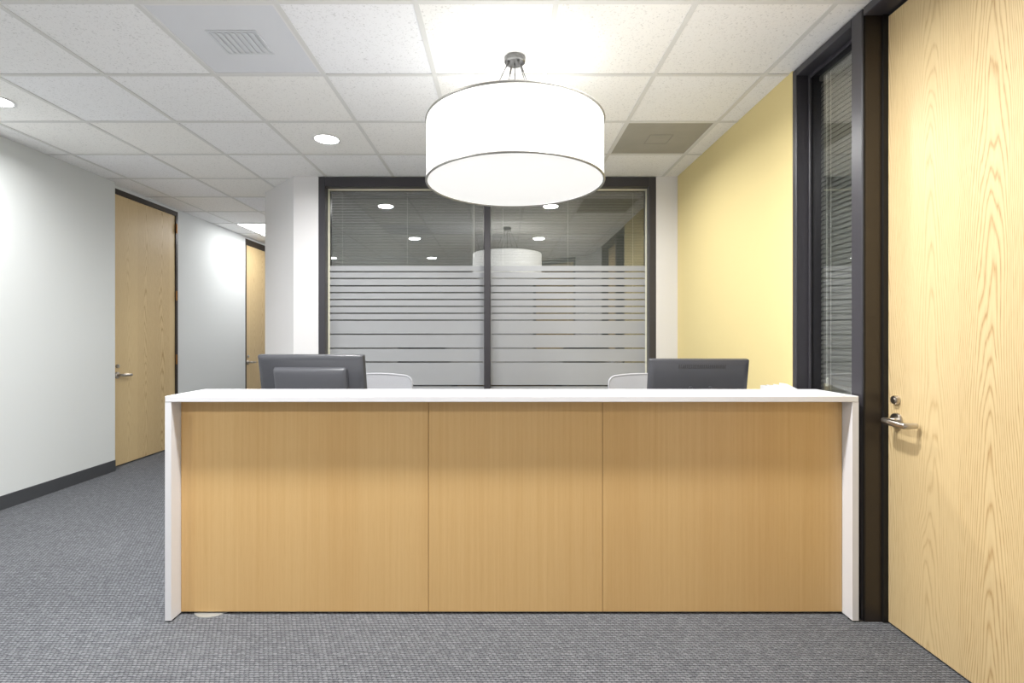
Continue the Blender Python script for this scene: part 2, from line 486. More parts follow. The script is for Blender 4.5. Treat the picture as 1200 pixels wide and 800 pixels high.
def base(name, x0, x1, y0, y1, label):
    o = MB().box(x0, x1, y0, y1, 0.0, 0.103, 0.002, 1).build(name, M['base'])
    return struct(o, label, 'baseboard')
base('baseboard_left', XL, XL + 0.008, YBACK, 4.73, 'charcoal vinyl base along the cool white wall')
base('baseboard_hall', XH, XH + 0.008, 5.766, 7.277, 'charcoal vinyl base along the hallway wall')
base('baseboard_right', XR - 0.008, XR, 2.765, YB, 'charcoal vinyl base along the yellow wall')

# ------------------------------------------------------------------ ceiling: grid bars and lay-in tiles
ceil = empty('ceiling', (0, 0, CEIL)); struct(ceil, 'white suspended ceiling of square fissured tiles', 'ceiling')
KX = range(-5, 5)        # columns, x = GX0 + k*G
KY = range(-10, 11)
def gx(k): return GX0 + k * G
def gy(k): return GY0 + k * G
supply_cell, return_cell = (-1, -1), (3, 1)
troffer_cells = [(-4, 6), (-4, 7)]
skip = {supply_cell, return_cell, *troffer_cells}
proto = None
XMIN, XMAX = XH - 0.1, 1.72
def inside(cx, cy):
    if cy > 4.9 and cx > -1.6: return False
    if cx - cy > 1.1 + 0.65: return False
    return True
for i in KX:
    for j in KY:
        x0, x1, y0, y1 = gx(i), gx(i) + G, gy(j), gy(j) + G
        if (i, j) in skip or y0 > YHALL or y1 < YBACK: continue
        x0c, x1c = max(x0, XMIN), min(x1, XMAX)
        if x1c - x0c < 0.03 or not inside((x0 + x1) / 2, (y0 + y1) / 2): continue
        full = (x0c == x0 and x1c == x1)
        ctr = ((x0c + x1c) / 2, (y0 + y1) / 2, 0.0)
        if full and proto is not None:
            share('ceiling_tile', proto, ceil, ctr)
        else:
            hw = (x1c - x0c) / 2 - 0.003; hh = G / 2 - 0.003
            o = MB().box(-hw, hw, -hh, hh, 0.0042, 0.02, 0.0015, 1).build('ceiling_tile', M['tile'], ceil, smooth=0, loc=ctr)
            if full: proto = o
BW = 0.012
for i in range(-5, 6):
    x = gx(i)
    if x < XMIN or x > XMAX: continue
    ya = max(YBACK, x - 1.1 - 0.2); yb = YHALL if x < -2.3 else YB + 0.12
    if x > 1.2: ya = 0.2
    if -2.3 < x < -1.888: yb = YB + (-1.888 - x) * 1.03 + 0.03
    MB().box(-BW, BW, ya, yb, 0.0, 0.0036).box(-0.0015, 0.0015, ya, yb, 0.0036, 0.03).build('grid_runner', M['tbar'], ceil, smooth=0, loc=(x, 0, 0))
for j in range(-10, 11):
    y = gy(j)
    if y < YBACK or y > YHALL: continue
    xb = XMAX if y < YB + 0.1 else -1.9
    xb = min(xb, y + 1.1 + 0.2)
    if y > YB: xb = max(-2.38, -1.888 - (y - YB) / 1.03)
    MB().box(XMIN, xb, -BW, BW, 0.0002, 0.0034).box(XMIN, xb, -0.0015, 0.0015, 0.0034, 0.03).build('grid_runner', M['tbar'], ceil, smooth=0, loc=(0, y, 0))

# supply air panel
cx, cy = gx(-1) + G / 2, gy(-1) + G / 2
t = empty('air_diffuser', (cx, cy, CEIL)); tag(t, 'pale grey perforated air diffuser panel with small central louvre in ceiling', 'air vent')
hw = G / 2 - 0.003
MB().box(-hw, hw, -hw, hw, 0.004, 0.012).build('face_panel', M['vent_white'], t, smooth=0)
fr = MB()
for a in (0, 1):
    for s in (-1, 1):
        if a: fr.box(-hw, hw, s * (hw - 0.009) - 0.009, s * (hw - 0.009) + 0.009, 0.0005, 0.004)
        else: fr.box(s * (hw - 0.009) - 0.009, s * (hw - 0.009) + 0.009, -hw + 0.018, hw - 0.018, 0.0005, 0.004)
fr.build('rim', M['white_metal'], t, smooth=0)
for k in range(7):
    x = -0.09 + k * 0.03
    lv = MB().box(-0.011, 0.011, -0.085, 0.085, -0.001, 0.0008)
    lv.xform(Matrix.Translation((x, 0.0, 0.0006)) @ Matrix.Rotation(math.radians(4), 4, 'Y'))
    lv.build('louvre', M['vent_slat'], t, smooth=0)
cf = MB()
cf.box(-0.12, -0.108, -0.1, 0.1, 0.0005, 0.004).box(0.108, 0.12, -0.1, 0.1, 0.0005, 0.004)
cf.box(-0.108, 0.108, -0.1, -0.088, 0.0005, 0.004).box(-0.108, 0.108, 0.088, 0.1, 0.0005, 0.004)
cf.build('louvre_frame', M['vent_slat'], t, smooth=0)

# return grille
cx, cy = gx(3) + G / 2, gy(1) + G / 2
t = empty('return_grille', (cx, cy, CEIL)); tag(t, 'grey-brown perforated return air grille in the ceiling near yellow wall', 'air vent')
MB().box(-hw, hw, -hw, hw, 0.004, 0.012).build('face_panel', M['vent_grey'], t, smooth=0)
fr = MB()
for s in (-1, 1):
    fr.box(-hw, hw, s * (hw - 0.007) - 0.007, s * (hw - 0.007) + 0.007, 0.0005, 0.004)
    fr.box(s * (hw - 0.007) - 0.007, s * (hw - 0.007) + 0.007, -hw + 0.014, hw - 0.014, 0.0005, 0.004)
fr.build('rim', M['tbar'], t, smooth=0)
cf = MB()
cf.box(-0.085, 0.085, -0.085, -0.079, 0.002, 0.004).box(-0.085, 0.085, 0.079, 0.085, 0.002, 0.004)
cf.box(-0.085, -0.079, -0.079, 0.079, 0.002, 0.004).box(0.079, 0.085, -0.079, 0.079, 0.002, 0.004)
cf.build('center_frame', M['vent_dark'], t, smooth=0)

# hallway troffer
t = empty('ceiling_light_panel', (gx(-4) + G / 2, gy(6) + G, CEIL)); tag(t, 'lit white rectangular light panel in the hallway ceiling', 'ceiling light')
hx, hy = G / 2 - 0.004, G - 0.004
MB().box(-hx + 0.02, hx - 0.02, -hy + 0.02, hy - 0.02, 0.003, 0.006).build('lens', M['panel_light'], t, smooth=0)
fr = MB()
for s in (-1, 1):
    fr.box(-hx, hx, s * (hy - 0.01) - 0.01, s * (hy - 0.01) + 0.01, -0.001, 0.02)
    fr.box(s * (hx - 0.01) - 0.01, s * (hx - 0.01) + 0.01, -hy + 0.02, hy - 0.02, -0.001, 0.02)
fr.build('frame', M['white_metal'], t, smooth=0)

# recessed downlights
def make_downlight(loc, label, group=None, dim=1.0, where=''):
    t = empty('recessed_downlight', (loc[0], loc[1], CEIL + 0.004)); tag(t, label, 'ceiling light', group)
    MB().lathe([(0.082, 0.0), (0.098, -0.001), (0.1, -0.004), (0.096, -0.0055), (0.084, -0.0035)], 40, caps=False).build('trim_ring', M['white_metal'], t)
    MB().lathe([(0.0005, -0.0015), (0.084, -0.0015), (0.084, 0.0), (0.0005, 0.0)], 40).build('lens', M['lens'], t)
    ld = bpy.data.lights.new('downlight_beam' + where, 'AREA'); ld.shape = 'DISK'; ld.size = 0.15
    ld.energy = DOWN_W * dim; ld.color = (1.0, 0.995, 0.985); ld.spread = math.radians(165)
    lo = bpy.data.objects.new('downlight_beam' + where, ld); C.objects.link(lo); lo.parent = t; lo.location = (0, 0, -0.008)
    return t
xm, xr_, xl_ = gx(-1) + G / 2, gx(2) + G / 2, gx(-4) + G / 2
make_downlight((xm, gy(1) + G / 2), 'round white recessed downlight between window and hallway', dim=0.5)
make_downlight((xr_, gy(1) + G / 2), 'round white recessed downlight hidden behind the drum lamp', dim=0.6)
make_downlight((xl_, gy(0) + G / 2), 'round white recessed downlight near the cool white wall', dim=0.7)
G_ = 'downlights on the entry side of the desk'
for x, j, dm in ((xm, -2, 1.65), (xr_, -2, 1.25), (xm, -5, 0.7), (xl_, -5, 0.8)):
    make_downlight((x, gy(j) + G / 2), 'round white recessed downlight in a tile on the entry side of the desk', G_, dm, '_offscreen')

# ------------------------------------------------------------------ back window (office window)
GYW = 4.66            # glass plane
wx0, wx1 = -1.663, 1.393
win = empty('window_1', (0, YB, 0)); struct(win, 'wide dark framed office window with frosted stripes', 'window')
f = MB()
FZ = CEIL - 0.002
f.box(wx0, wx0 + 0.062, 0.0, 0.13, 0, FZ, 0.003, 1)
f.box(wx1 - 0.062, wx1, 0.0, 0.13, 0, FZ, 0.003, 1)
f.box(wx0 + 0.062, wx1 - 0.062, 0.0, 0.13, FZ - 0.085, FZ, 0.003, 1)
f.box(wx0 + 0.062, wx1 - 0.062, 0.0, 0.13, 0, 0.10, 0.003, 1)
f.build('window_frame', M['frame'], win)
mx0, mx1 = -0.165, -0.108
MB().box(mx0, mx1, 0.03, 0.125, 0.10, FZ - 0.085, 0.003, 1).build('mullion', M['frame'], win)
ix0, ix1, iz0, iz1 = wx0 + 0.062, wx1 - 0.062, 0.10, FZ - 0.085
# cream glazing stops
st = MB()
st.box(ix0, ix0 + 0.014, 0.078, 0.086, iz0, iz1).box(ix1 - 0.014, ix1, 0.078, 0.086, iz0, iz1).box(ix0 + 0.014, ix1 - 0.014, 0.078, 0.086, iz1 - 0.016, iz1)
st.build('glazing_stop', M['cream'], win, smooth=0)
panes = [(ix0, mx0), (mx1, ix1)]
rows_px = [318.3, 326.2, 334.8, 342.8, 350.9, 358.9, 367.0, 375.0, 391.5, 407.9, 424.0, 451.7, 479, 506, 533]
def zpx(y): return CAM_H - (y - VPY) / FPX * GYW
gap = 0.0065
for a, b in panes:
    MB().box(a, b, GYW - YB - 0.002, GYW - YB + 0.002, iz0, iz1).build('pane', M['glass'], win, smooth=0)
    top = zpx(311.5)
    for y in rows_px:
        z = zpx(y)
        MB().box(a + 0.002, b - 0.002, GYW - YB - 0.0042, GYW - YB - 0.0035, z + gap, top).build('frosted_band', M['frost'], win, smooth=0)
        top = z - gap

# venetian blinds
def make_blind(name, loc, width, z0, z1, rz, label, tilt, pitch=0.0255, slat_w=0.025, wand_x=None, tassel=None, group=None):
    """local x along the slats, local -y faces the viewer"""
    t = empty(name, loc, rz); tag(t, label, 'blind', group)
    hw = width / 2
    MB().box(-hw, hw, -0.014, 0.014, z1 - 0.028, z1, 0.003, 1).build('head_rail', M['slat'], t)
    n = int((z1 - 0.05 - z0) / pitch)
    p = None
    for k in range(n):
        z = z1 - 0.048 - k * pitch
        if p is None:
            prof = []
            for q in range(5):
                u = -1 + q * 0.5
                prof.append((u * slat_w / 2, 0.0012 * (1 - u * u)))
            rings = []
            ct, sn = math.cos(tilt), math.sin(tilt)
            for x in (-hw, hw):
                up_ = [(a, h + 0.0005) for a, h in prof]; dn = [(a, h - 0.0005) for a, h in prof[::-1]]
                rings.append([(x, a * ct - h * sn, a * sn + h * ct) for a, h in up_ + dn])
            p = MB().loft(rings).build('slat', M['slat'], t, loc=(0, 0, z))
        else: share('slat', p, t, (0, 0, z))
    MB().box(-hw, hw, -0.012, 0.012, z0, z0 + 0.014, 0.003, 1).build('bottom_rail', M['slat'], t)
    for x in (-hw + 0.1, hw - 0.1) + ((0.0,) if width > 1 else ()):
        MB().box(x - 0.0008, x + 0.0008, -0.0155, -0.014, z0, z1 - 0.02).build('ladder_cord', M['cord'], t, smooth=0)
    if wand_x is not None:
        MB().tube([(wand_x, -0.026, z1 - 0.03), (wand_x, -0.026, z1 - 0.62)], 0.0035, 8).build('tilt_wand', M['cord'], t)
    if tassel is not None:
        x, zt = tassel
        MB().tube([(x, -0.022, z1 - 0.03), (x, -0.022, zt + 0.03)], 0.0014, 6).build('lift_cord', M['cord'], t)
        MB().lathe([(0.002, 0.04), (0.006, 0.034), (0.005, 0.02), (0.0095, 0.0), (0.0085, -0.004)], 14, (x + 0.008, -0.024, zt)).build('cord_tassel', M['cord'], t)
    return t
bh = (panes[0][0] + panes[0][1]) / 2, (panes[1][0] + panes[1][1]) / 2
make_blind('venetian_blind', (bh[0], GYW + 0.055, 0), panes[0][1] - panes[0][0] - 0.03, 0.13, iz1 - 0.004, 0, 'grey slatted blind behind the office window pane nearer the hallway', math.radians(74), wand_x=0.62)
make_blind('venetian_blind', (bh[1], GYW + 0.055, 0), panes[1][1] - panes[1][0] - 0.03, 0.13, iz1 - 0.004, 0, 'grey slatted blind behind the office window pane nearer yellow wall', math.radians(74))

# ------------------------------------------------------------------ hardware shared by the doors
def lever_set(door, y, z, face, out, along, metal):
    """lever, rose and deadbolt on a face at x=face; out: -1/+1 direction away from leaf, along: direction the lever runs in y"""
    h = MB()
    h.lathe([(0.0325, 0), (0.0325, 0.006 * out), (0.029, 0.011 * out), (0.014, 0.013 * out), (0.012, 0.02 * out)], 28, (face, y, z), 'x')
    h.build('handle_rose', metal, door)
    pts = [(face + 0.012 * out, y, z), (face + 0.048 * out, y, z), (face + 0.058 * out, y + 0.004 * along, z), (face + 0.062 * out, y + 0.016 * along, z),
           (face + 0.062 * out, y + 0.10 * along, z - 0.004), (face + 0.059 * out, y + 0.112 * along, z - 0.004), (face + 0.05 * out, y + 0.117 * along, z - 0.004), (face + 0.014 * out, y + 0.117 * along, z - 0.004)]
    MB().tube(pts, [0.0115, 0.012, 0.0135, 0.0138, 0.0125, 0.012, 0.0115, 0.0105], 14, squash=1.05).build('lever_handle', metal, door)
    MB().lathe([(0.0195, 0), (0.0195, 0.012 * out), (0.017, 0.017 * out), (0.0105, 0.018 * out), (0.0105, 0.0205 * out), (0.0005, 0.0205 * out)], 26, (face, y, z + 0.087), 'x').build('deadbolt', metal, door)

# ------------------------------------------------------------------ right side: sidelight and the pale oak door
JY = 2.224            # face of the jamb towards the door opening
side = empty('window_2', (XR, 2.5, 0)); struct(side, 'tall dark framed sidelight window beside the pale oak door', 'window')
def rbox(mb, x0, x1, y0, y1, z0, z1, bev=0.003): return mb.box(x0 - XR, x1 - XR, y0 - 2.5, y1 - 2.5, z0, z1, bev, 1)
sf = MB()
rbox(sf, XR, XR + 0.163, 2.728, 2.762, 0, FZ)
rbox(sf, XR, XR + 0.163, JY + 0.004, 2.297, 0, FZ)
rbox(sf, XR, XR + 0.163, 2.297, 2.728, FZ - 0.038, FZ)
rbox(sf, XR, XR + 0.163, 2.297, 2.728, 0, 0.09)
sf.build('window_frame', M['side_frame'], side)
gs = MB()
rbox(gs, 1.650, 1.662, 2.712, 2.728, 0.09, FZ - 0.038, 0.002)
rbox(gs, 1.650, 1.662, 2.297, 2.313, 0.09, FZ - 0.038, 0.002)
rbox(gs, 1.650, 1.662, 2.313, 2.712, FZ - 0.056, FZ - 0.038, 0.002)
gs.build('glazing_bead', M['side_frame'], side)
g = MB(); rbox(g, 1.663, 1.668, 2.297, 2.728, 0.09, FZ - 0.038, 0)
g.build('pane', M['side_glass'], side, smooth=0)
make_blind('venetian_blind', (1.715, 2.5125, 0), 0.40, 0.12, FZ - 0.05, -PI / 2, 'narrow slatted blind behind the sidelight glass', math.radians(74), tassel=(-0.122, 1.0))

d1 = empty('door_1', (1.687, 1.75, 0)); struct(d1, 'pale oak door with a satin lever handle in dark frame', 'door')
MB().box(0, 0.044, 1.306 - 1.75, 2.208 - 1.75, 0.008, 2.652, 0.002, 1).build('door_leaf', M['door_near'], d1, smooth=0)
jf = MB()
XO = XR - 1.687
jf.box(XO + 0.010, -0.018, JY - 0.0035 - 1.75, JY - 1.75 + 0.003, 0, 2.662)      # strike side return, bronze
jf.build('jamb', M['bronze'], d1, smooth=0)
jh = MB()
jh.box(XO, 0.063, 1.245 - 1.75, 1.297 - 1.75, 0, FZ, 0.003, 1)
jh.box(XO, 0.063, 1.297 - 1.75, JY - 1.75 - 0.0035, 2.662, FZ, 0.003, 1)
jh.build('door_frame', M['side_frame'], d1)
MB().box(-0.018, 0.06, 2.2105 - 1.75, JY - 1.75 + 0.003, 0, 2.662).box(XO + 0.003, XO + 0.010, JY - 1.752, JY - 1.747, 0, 2.662).build('door_seal_and_gap_shade', M['black'], d1, smooth=0)  # seal by the leaf, plus a thin black strip painting the shaded reveal gap
lever_set(d1, 2.157 - 1.75, 0.895, 0.0, -1, -1, M['steel'])

# ------------------------------------------------------------------ hallway doors
def hall_door(name, y0, y1, head, label, mat, hinge_side):
    """leaf between y0 and y1 on the hallway wall line, frame face flush with XH"""
    yc = (y0 + y1) / 2
    d = empty(name, (XH, yc, 0)); struct(d, label, 'door')
    h = (y1 - y0) / 2
    MB().box(-0.054, -0.010, -h, h, 0.012, CEIL - 0.028 - head, 0.002, 1).build('door_leaf', mat, d, smooth=0)
    f = MB()
    f.box(-0.2, 0.002, -h - 0.037, -h - 0.003, 0, CEIL - 0.026, 0.002, 1)
    f.box(-0.2, 0.002, h + 0.003, h + 0.037, 0, CEIL - 0.026, 0.002, 1)
    f.box(-0.2, 0.002, -h - 0.003, h + 0.003, CEIL - 0.026 - head, CEIL - 0.026, 0.002, 1)
    f.build('door_frame', M['bronze'], d)
    MB().box(-0.2, 0.0, -h - 0.037, h + 0.037, CEIL - 0.026, WTOP).build('header', M['hall_wall'], d, smooth=0)
    for z in (0.25, 1.0, 1.72, 2.48):
        MB().lathe([(0.009, -0.055), (0.009, 0.055)], 12, (0.006, hinge_side * (h + 0.004), z)).build('hinge', M['brass'], d)
    lever_set(d, -hinge_side * (h - 0.052), 0.885, -0.010, 1, hinge_side, M['steel'])
    return d
hall_door('door_2', 4.812, 5.727, 0.048, 'golden oak door with brass hinges beside the cool white wall', M['door_left'], 1)
hall_door('door_3', 7.315, 8.29, 0.085, 'yellow oak door at the far end of the hallway', M['door_hall'], 1)
struct(MB().box(-3.90, XH, 4.73, 4.775, 0, WTOP).build('wall_return', M['cool_wall'], smooth=0), 'white wall end return beside the golden oak door', 'wall')

# door in the slanted wall behind the camera
c0 = diag((1.32 + 0.60) / 2)
d4 = empty('door_4', (c0[0], c0[1], 0), math.radians(45)); struct(d4, 'beige oak door set in the slanted wall', 'door')
hl = (1.32 - 0.60) / 2 * math.sqrt(2)
MB().box(-hl + 0.05, hl - 0.05, -0.075, -0.03, 0.01, 2.62, 0.002, 1).build('door_leaf', M['door_back'], d4, smooth=0)
f = MB()
f.box(-hl, -hl + 0.048, -0.16, 0.0, 0, FZ, 0.003, 1).box(hl - 0.048, hl, -0.16, 0.0, 0, FZ, 0.003, 1).box(-hl + 0.048, hl - 0.048, -0.16, 0.0, 2.625, FZ, 0.003, 1)
f.build('door_frame', M['frame'], d4)

# ------------------------------------------------------------------ reception desk
DX0, DX1, DF = -1.478, 1.5626, 2.213
DP = 2.280            # face of the wood panels
DH = 0.992
desk = empty('reception_desk', ((DX0 + DX1) / 2, DF, 0)); tag(desk, 'long reception desk with white counter and beech front panels', 'desk')
ox, oy = (DX0 + DX1) / 2, DF
def dbox(name, x0, x1, y0, y1, z0, z1, mat, bev=0.0015):
    return MB().box(x0 - ox, x1 - ox, y0 - oy, y1 - oy, z0, z1, bev, 1).build(name, mat, desk, smooth=0)
dbox('countertop', DX0, DX1, DF, DF + 0.30, DH - 0.026, DH, M['laminate'], 0.002)
for xa in (DX0, DX1 - 0.027):       # stepped: full height under the counter, worktop height behind it
    prof = [(0.001, 0.008), (0.76, 0.008), (0.76, 0.745), (0.298, 0.745), (0.298, DH - 0.0265), (0.001, DH - 0.0265)]
    MB().prism(prof, xa - ox, xa - ox + 0.027).xform(Matrix(((0, 0, 1, 0), (1, 0, 0, 0), (0, 1, 0, 0), (0, 0, 0, 1)))).build('side_panel', M['laminate'], desk, smooth=0)
sx = [DX0 + 0.0275, -0.339 + 0.006, 0.455 - 0.002, DX1 - 0.0275]
for k in range(3):
    dbox('front_panel', sx[k] + 0.0011, sx[k + 1] - 0.0011, DP, DP + 0.019, 0.012, DH - 0.0265, M['beech'], 0.0008)
dbox('carcass_back', DX0 + 0.028, DX1 - 0.028, DP + 0.0195, DP + 0.03, 0.012, DH - 0.0265, M['beech'], 0)
dbox('worktop', DX0 + 0.028, DX1 - 0.028, DP + 0.031, DF + 0.76, 0.712, 0.74, M['worktop'])
dbox('riser', DX0 + 0.028, DX1 - 0.028, DF + 0.275, DF + 0.294, 0.7405, DH - 0.0265, M['laminate'])
for x in (DX0 + 0.0135, DX1 - 0.0135):
    for y in (DF + 0.03, DF + 0.7):
        MB().lathe([(0.011, 0.0), (0.011, 0.008)], 14, (x - ox, y - oy, 0)).build('foot', M['black'], desk)

fb = empty('floor_box_cover', (-1.325, 2.335, 0)); tag(fb, 'round grey floor outlet cover peeking out under the desk', 'floor outlet')
MB().lathe([(0.085, 0.0), (0.085, 0.003), (0.078, 0.005), (0.0005, 0.005)], 40).build('cover_ring', M['floor_metal'], fb)
MB().lathe([(0.045, 0.005), (0.045, 0.007), (0.0005, 0.007)], 30).build('hinged_lid', M['floor_metal'], fb)

# ------------------------------------------------------------------ monitors (seen from behind)
def make_monitor(loc, w, h, ztop, yaw, tilt, kind, label):
    t = empty('computer_monitor', (loc[0], loc[1], 0.7402), yaw); tag(t, label, 'monitor')
    zt = ztop - 0.7402
    R = Matrix.Translation((0, 0, zt)) @ Matrix.Rotation(tilt, 4, 'X')   # hinge line along the top edge
    hw = w / 2
    # back shell: bulged box, local -y is the back that faces the counter
    rings = []
    for y, ins in ((0.022, 0.0), (0.004, 0.0), (-0.004, 0.002), (-0.010, 0.010), (-0.0115, 0.03)):
        x = hw - ins; a, b = -h + ins, -ins
        r = 0.006
        ring = []
        for (cx_, cz_, a0) in ((x - r, b - r, 0), (-x + r, b - r, 90), (-x + r, a + r, 180), (x - r, a + r, 270)):
            for q in range(4):
                an = math.radians(a0 + q * 30)
                ring.append((cx_ + r * math.cos(an), y, cz_ + r * math.sin(an)))
        rings.append(ring)
    sh = MB().loft(rings).xform(R).build('back_shell', M['monitor'], t)
    MB().box(-hw + 0.012, hw - 0.012, 0.0222, 0.0235, -h + 0.02, -0.012).xform(R).build('screen', M['screen'], t, smooth=0)
    if kind == 'housing':
        rings = []
        x0, x1, z0, z1 = -hw + 0.095, hw - 0.092, -h + 0.05, -0.068
        for y, ins in ((-0.009, -0.003), (-0.020, 0.0), (-0.030, 0.006), (-0.034, 0.018), (-0.035, 0.03)):
            r = 0.014
            ring = []
            for (cx_, cz_, a0) in ((x1 - ins - r, z1 - ins - r, 0), (x0 + ins + r, z1 - ins - r, 90), (x0 + ins + r, z0 + ins + r, 180), (x1 - ins - r, z0 + ins + r, 270)):
                for q in range(5):
                    an = math.radians(a0 + q * 22.5)
                    ring.append((cx_ + r * math.cos(an), y, cz_ + r * math.sin(an)))
            rings.append(ring)
        MB().loft(rings).xform(R).build('rear_housing', M['monitor_light'], t, smooth=50)
    else:
        v = MB().box(-hw + 0.155, hw - 0.127, -0.0128, -0.0105, -0.047, -0.026, 0.001, 1).xform(R).build('vent_slot', M['chair_dark'], t, smooth=0)
        for k in range(22):
            x = -hw + 0.162 + k * 0.0112
            MB().box(x, x + 0.003, -0.0138, -0.0128, -0.045, -0.028).xform(R).build('vent_rib', M['monitor'], v, smooth=0)
        for x in (-0.043, 0.062):
            MB().box(x - 0.009, x + 0.009, -0.0185, -0.0105, -0.17, -0.147, 0.002, 1).xform(R).build('mount_bump', M['monitor'], t)
    hb = h * math.sin(tilt)
    zc = zt - h * 0.55
    MB().tube([(0, -0.012 + 0.55 * hb, zc), (0, -0.03 + 0.55 * hb, zc - 0.02), (0, -0.02 + 0.55 * hb, 0.05), (0, 0.02 + 0.55 * hb, 0.008)], [0.03, 0.03, 0.026, 0.03], 12, squash=0.5).build('stand_neck', M['monitor'], t)
    MB().box(-0.12, 0.12, -0.06, 0.12, 0.0, 0.01, 0.004, 2).build('stand_base', M['monitor'], t)
    return t
make_monitor((-1.047, 2.75), 0.607, 0.345, 1.153, math.radians(-7), math.radians(10), 'housing', 'dark grey computer monitor with raised rear housing, nearer the hallway')
make_monitor((1.062, 2.72), 0.537, 0.325, 1.131, 0.0, math.radians(10), 'vent', 'dark grey computer monitor with rear vent slot beside yellow wall')

# ------------------------------------------------------------------ white file holder by the wall
fh = empty('file_holder', (1.495, 2.70, 0.7402)); tag(fh, 'white plastic file holder behind the counter end by the yellow wall', 'file holder')
for x, h in ((-0.052, 0.243), (-0.016, 0.246), (0.02, 0.249), (0.053, 0.256)):
    MB().prism([(-0.11, 0.006), (0.12, 0.006), (0.12, h), (0.05, h), (-0.11, h - 0.03)], x - 0.002, x + 0.002).xform(Matrix(((0, 0, 1, 0), (1, 0, 0, 0), (0, 1, 0, 0), (0, 0, 0, 1)))).build('divider', M['laminate'], fh, smooth=0)
MB().box(-0.055, 0.055, -0.11, 0.12, 0, 0.006).box(-0.05, 0.051, 0.116, 0.12, 0.006, 0.243).build('tray', M['laminate'], fh, smooth=0)

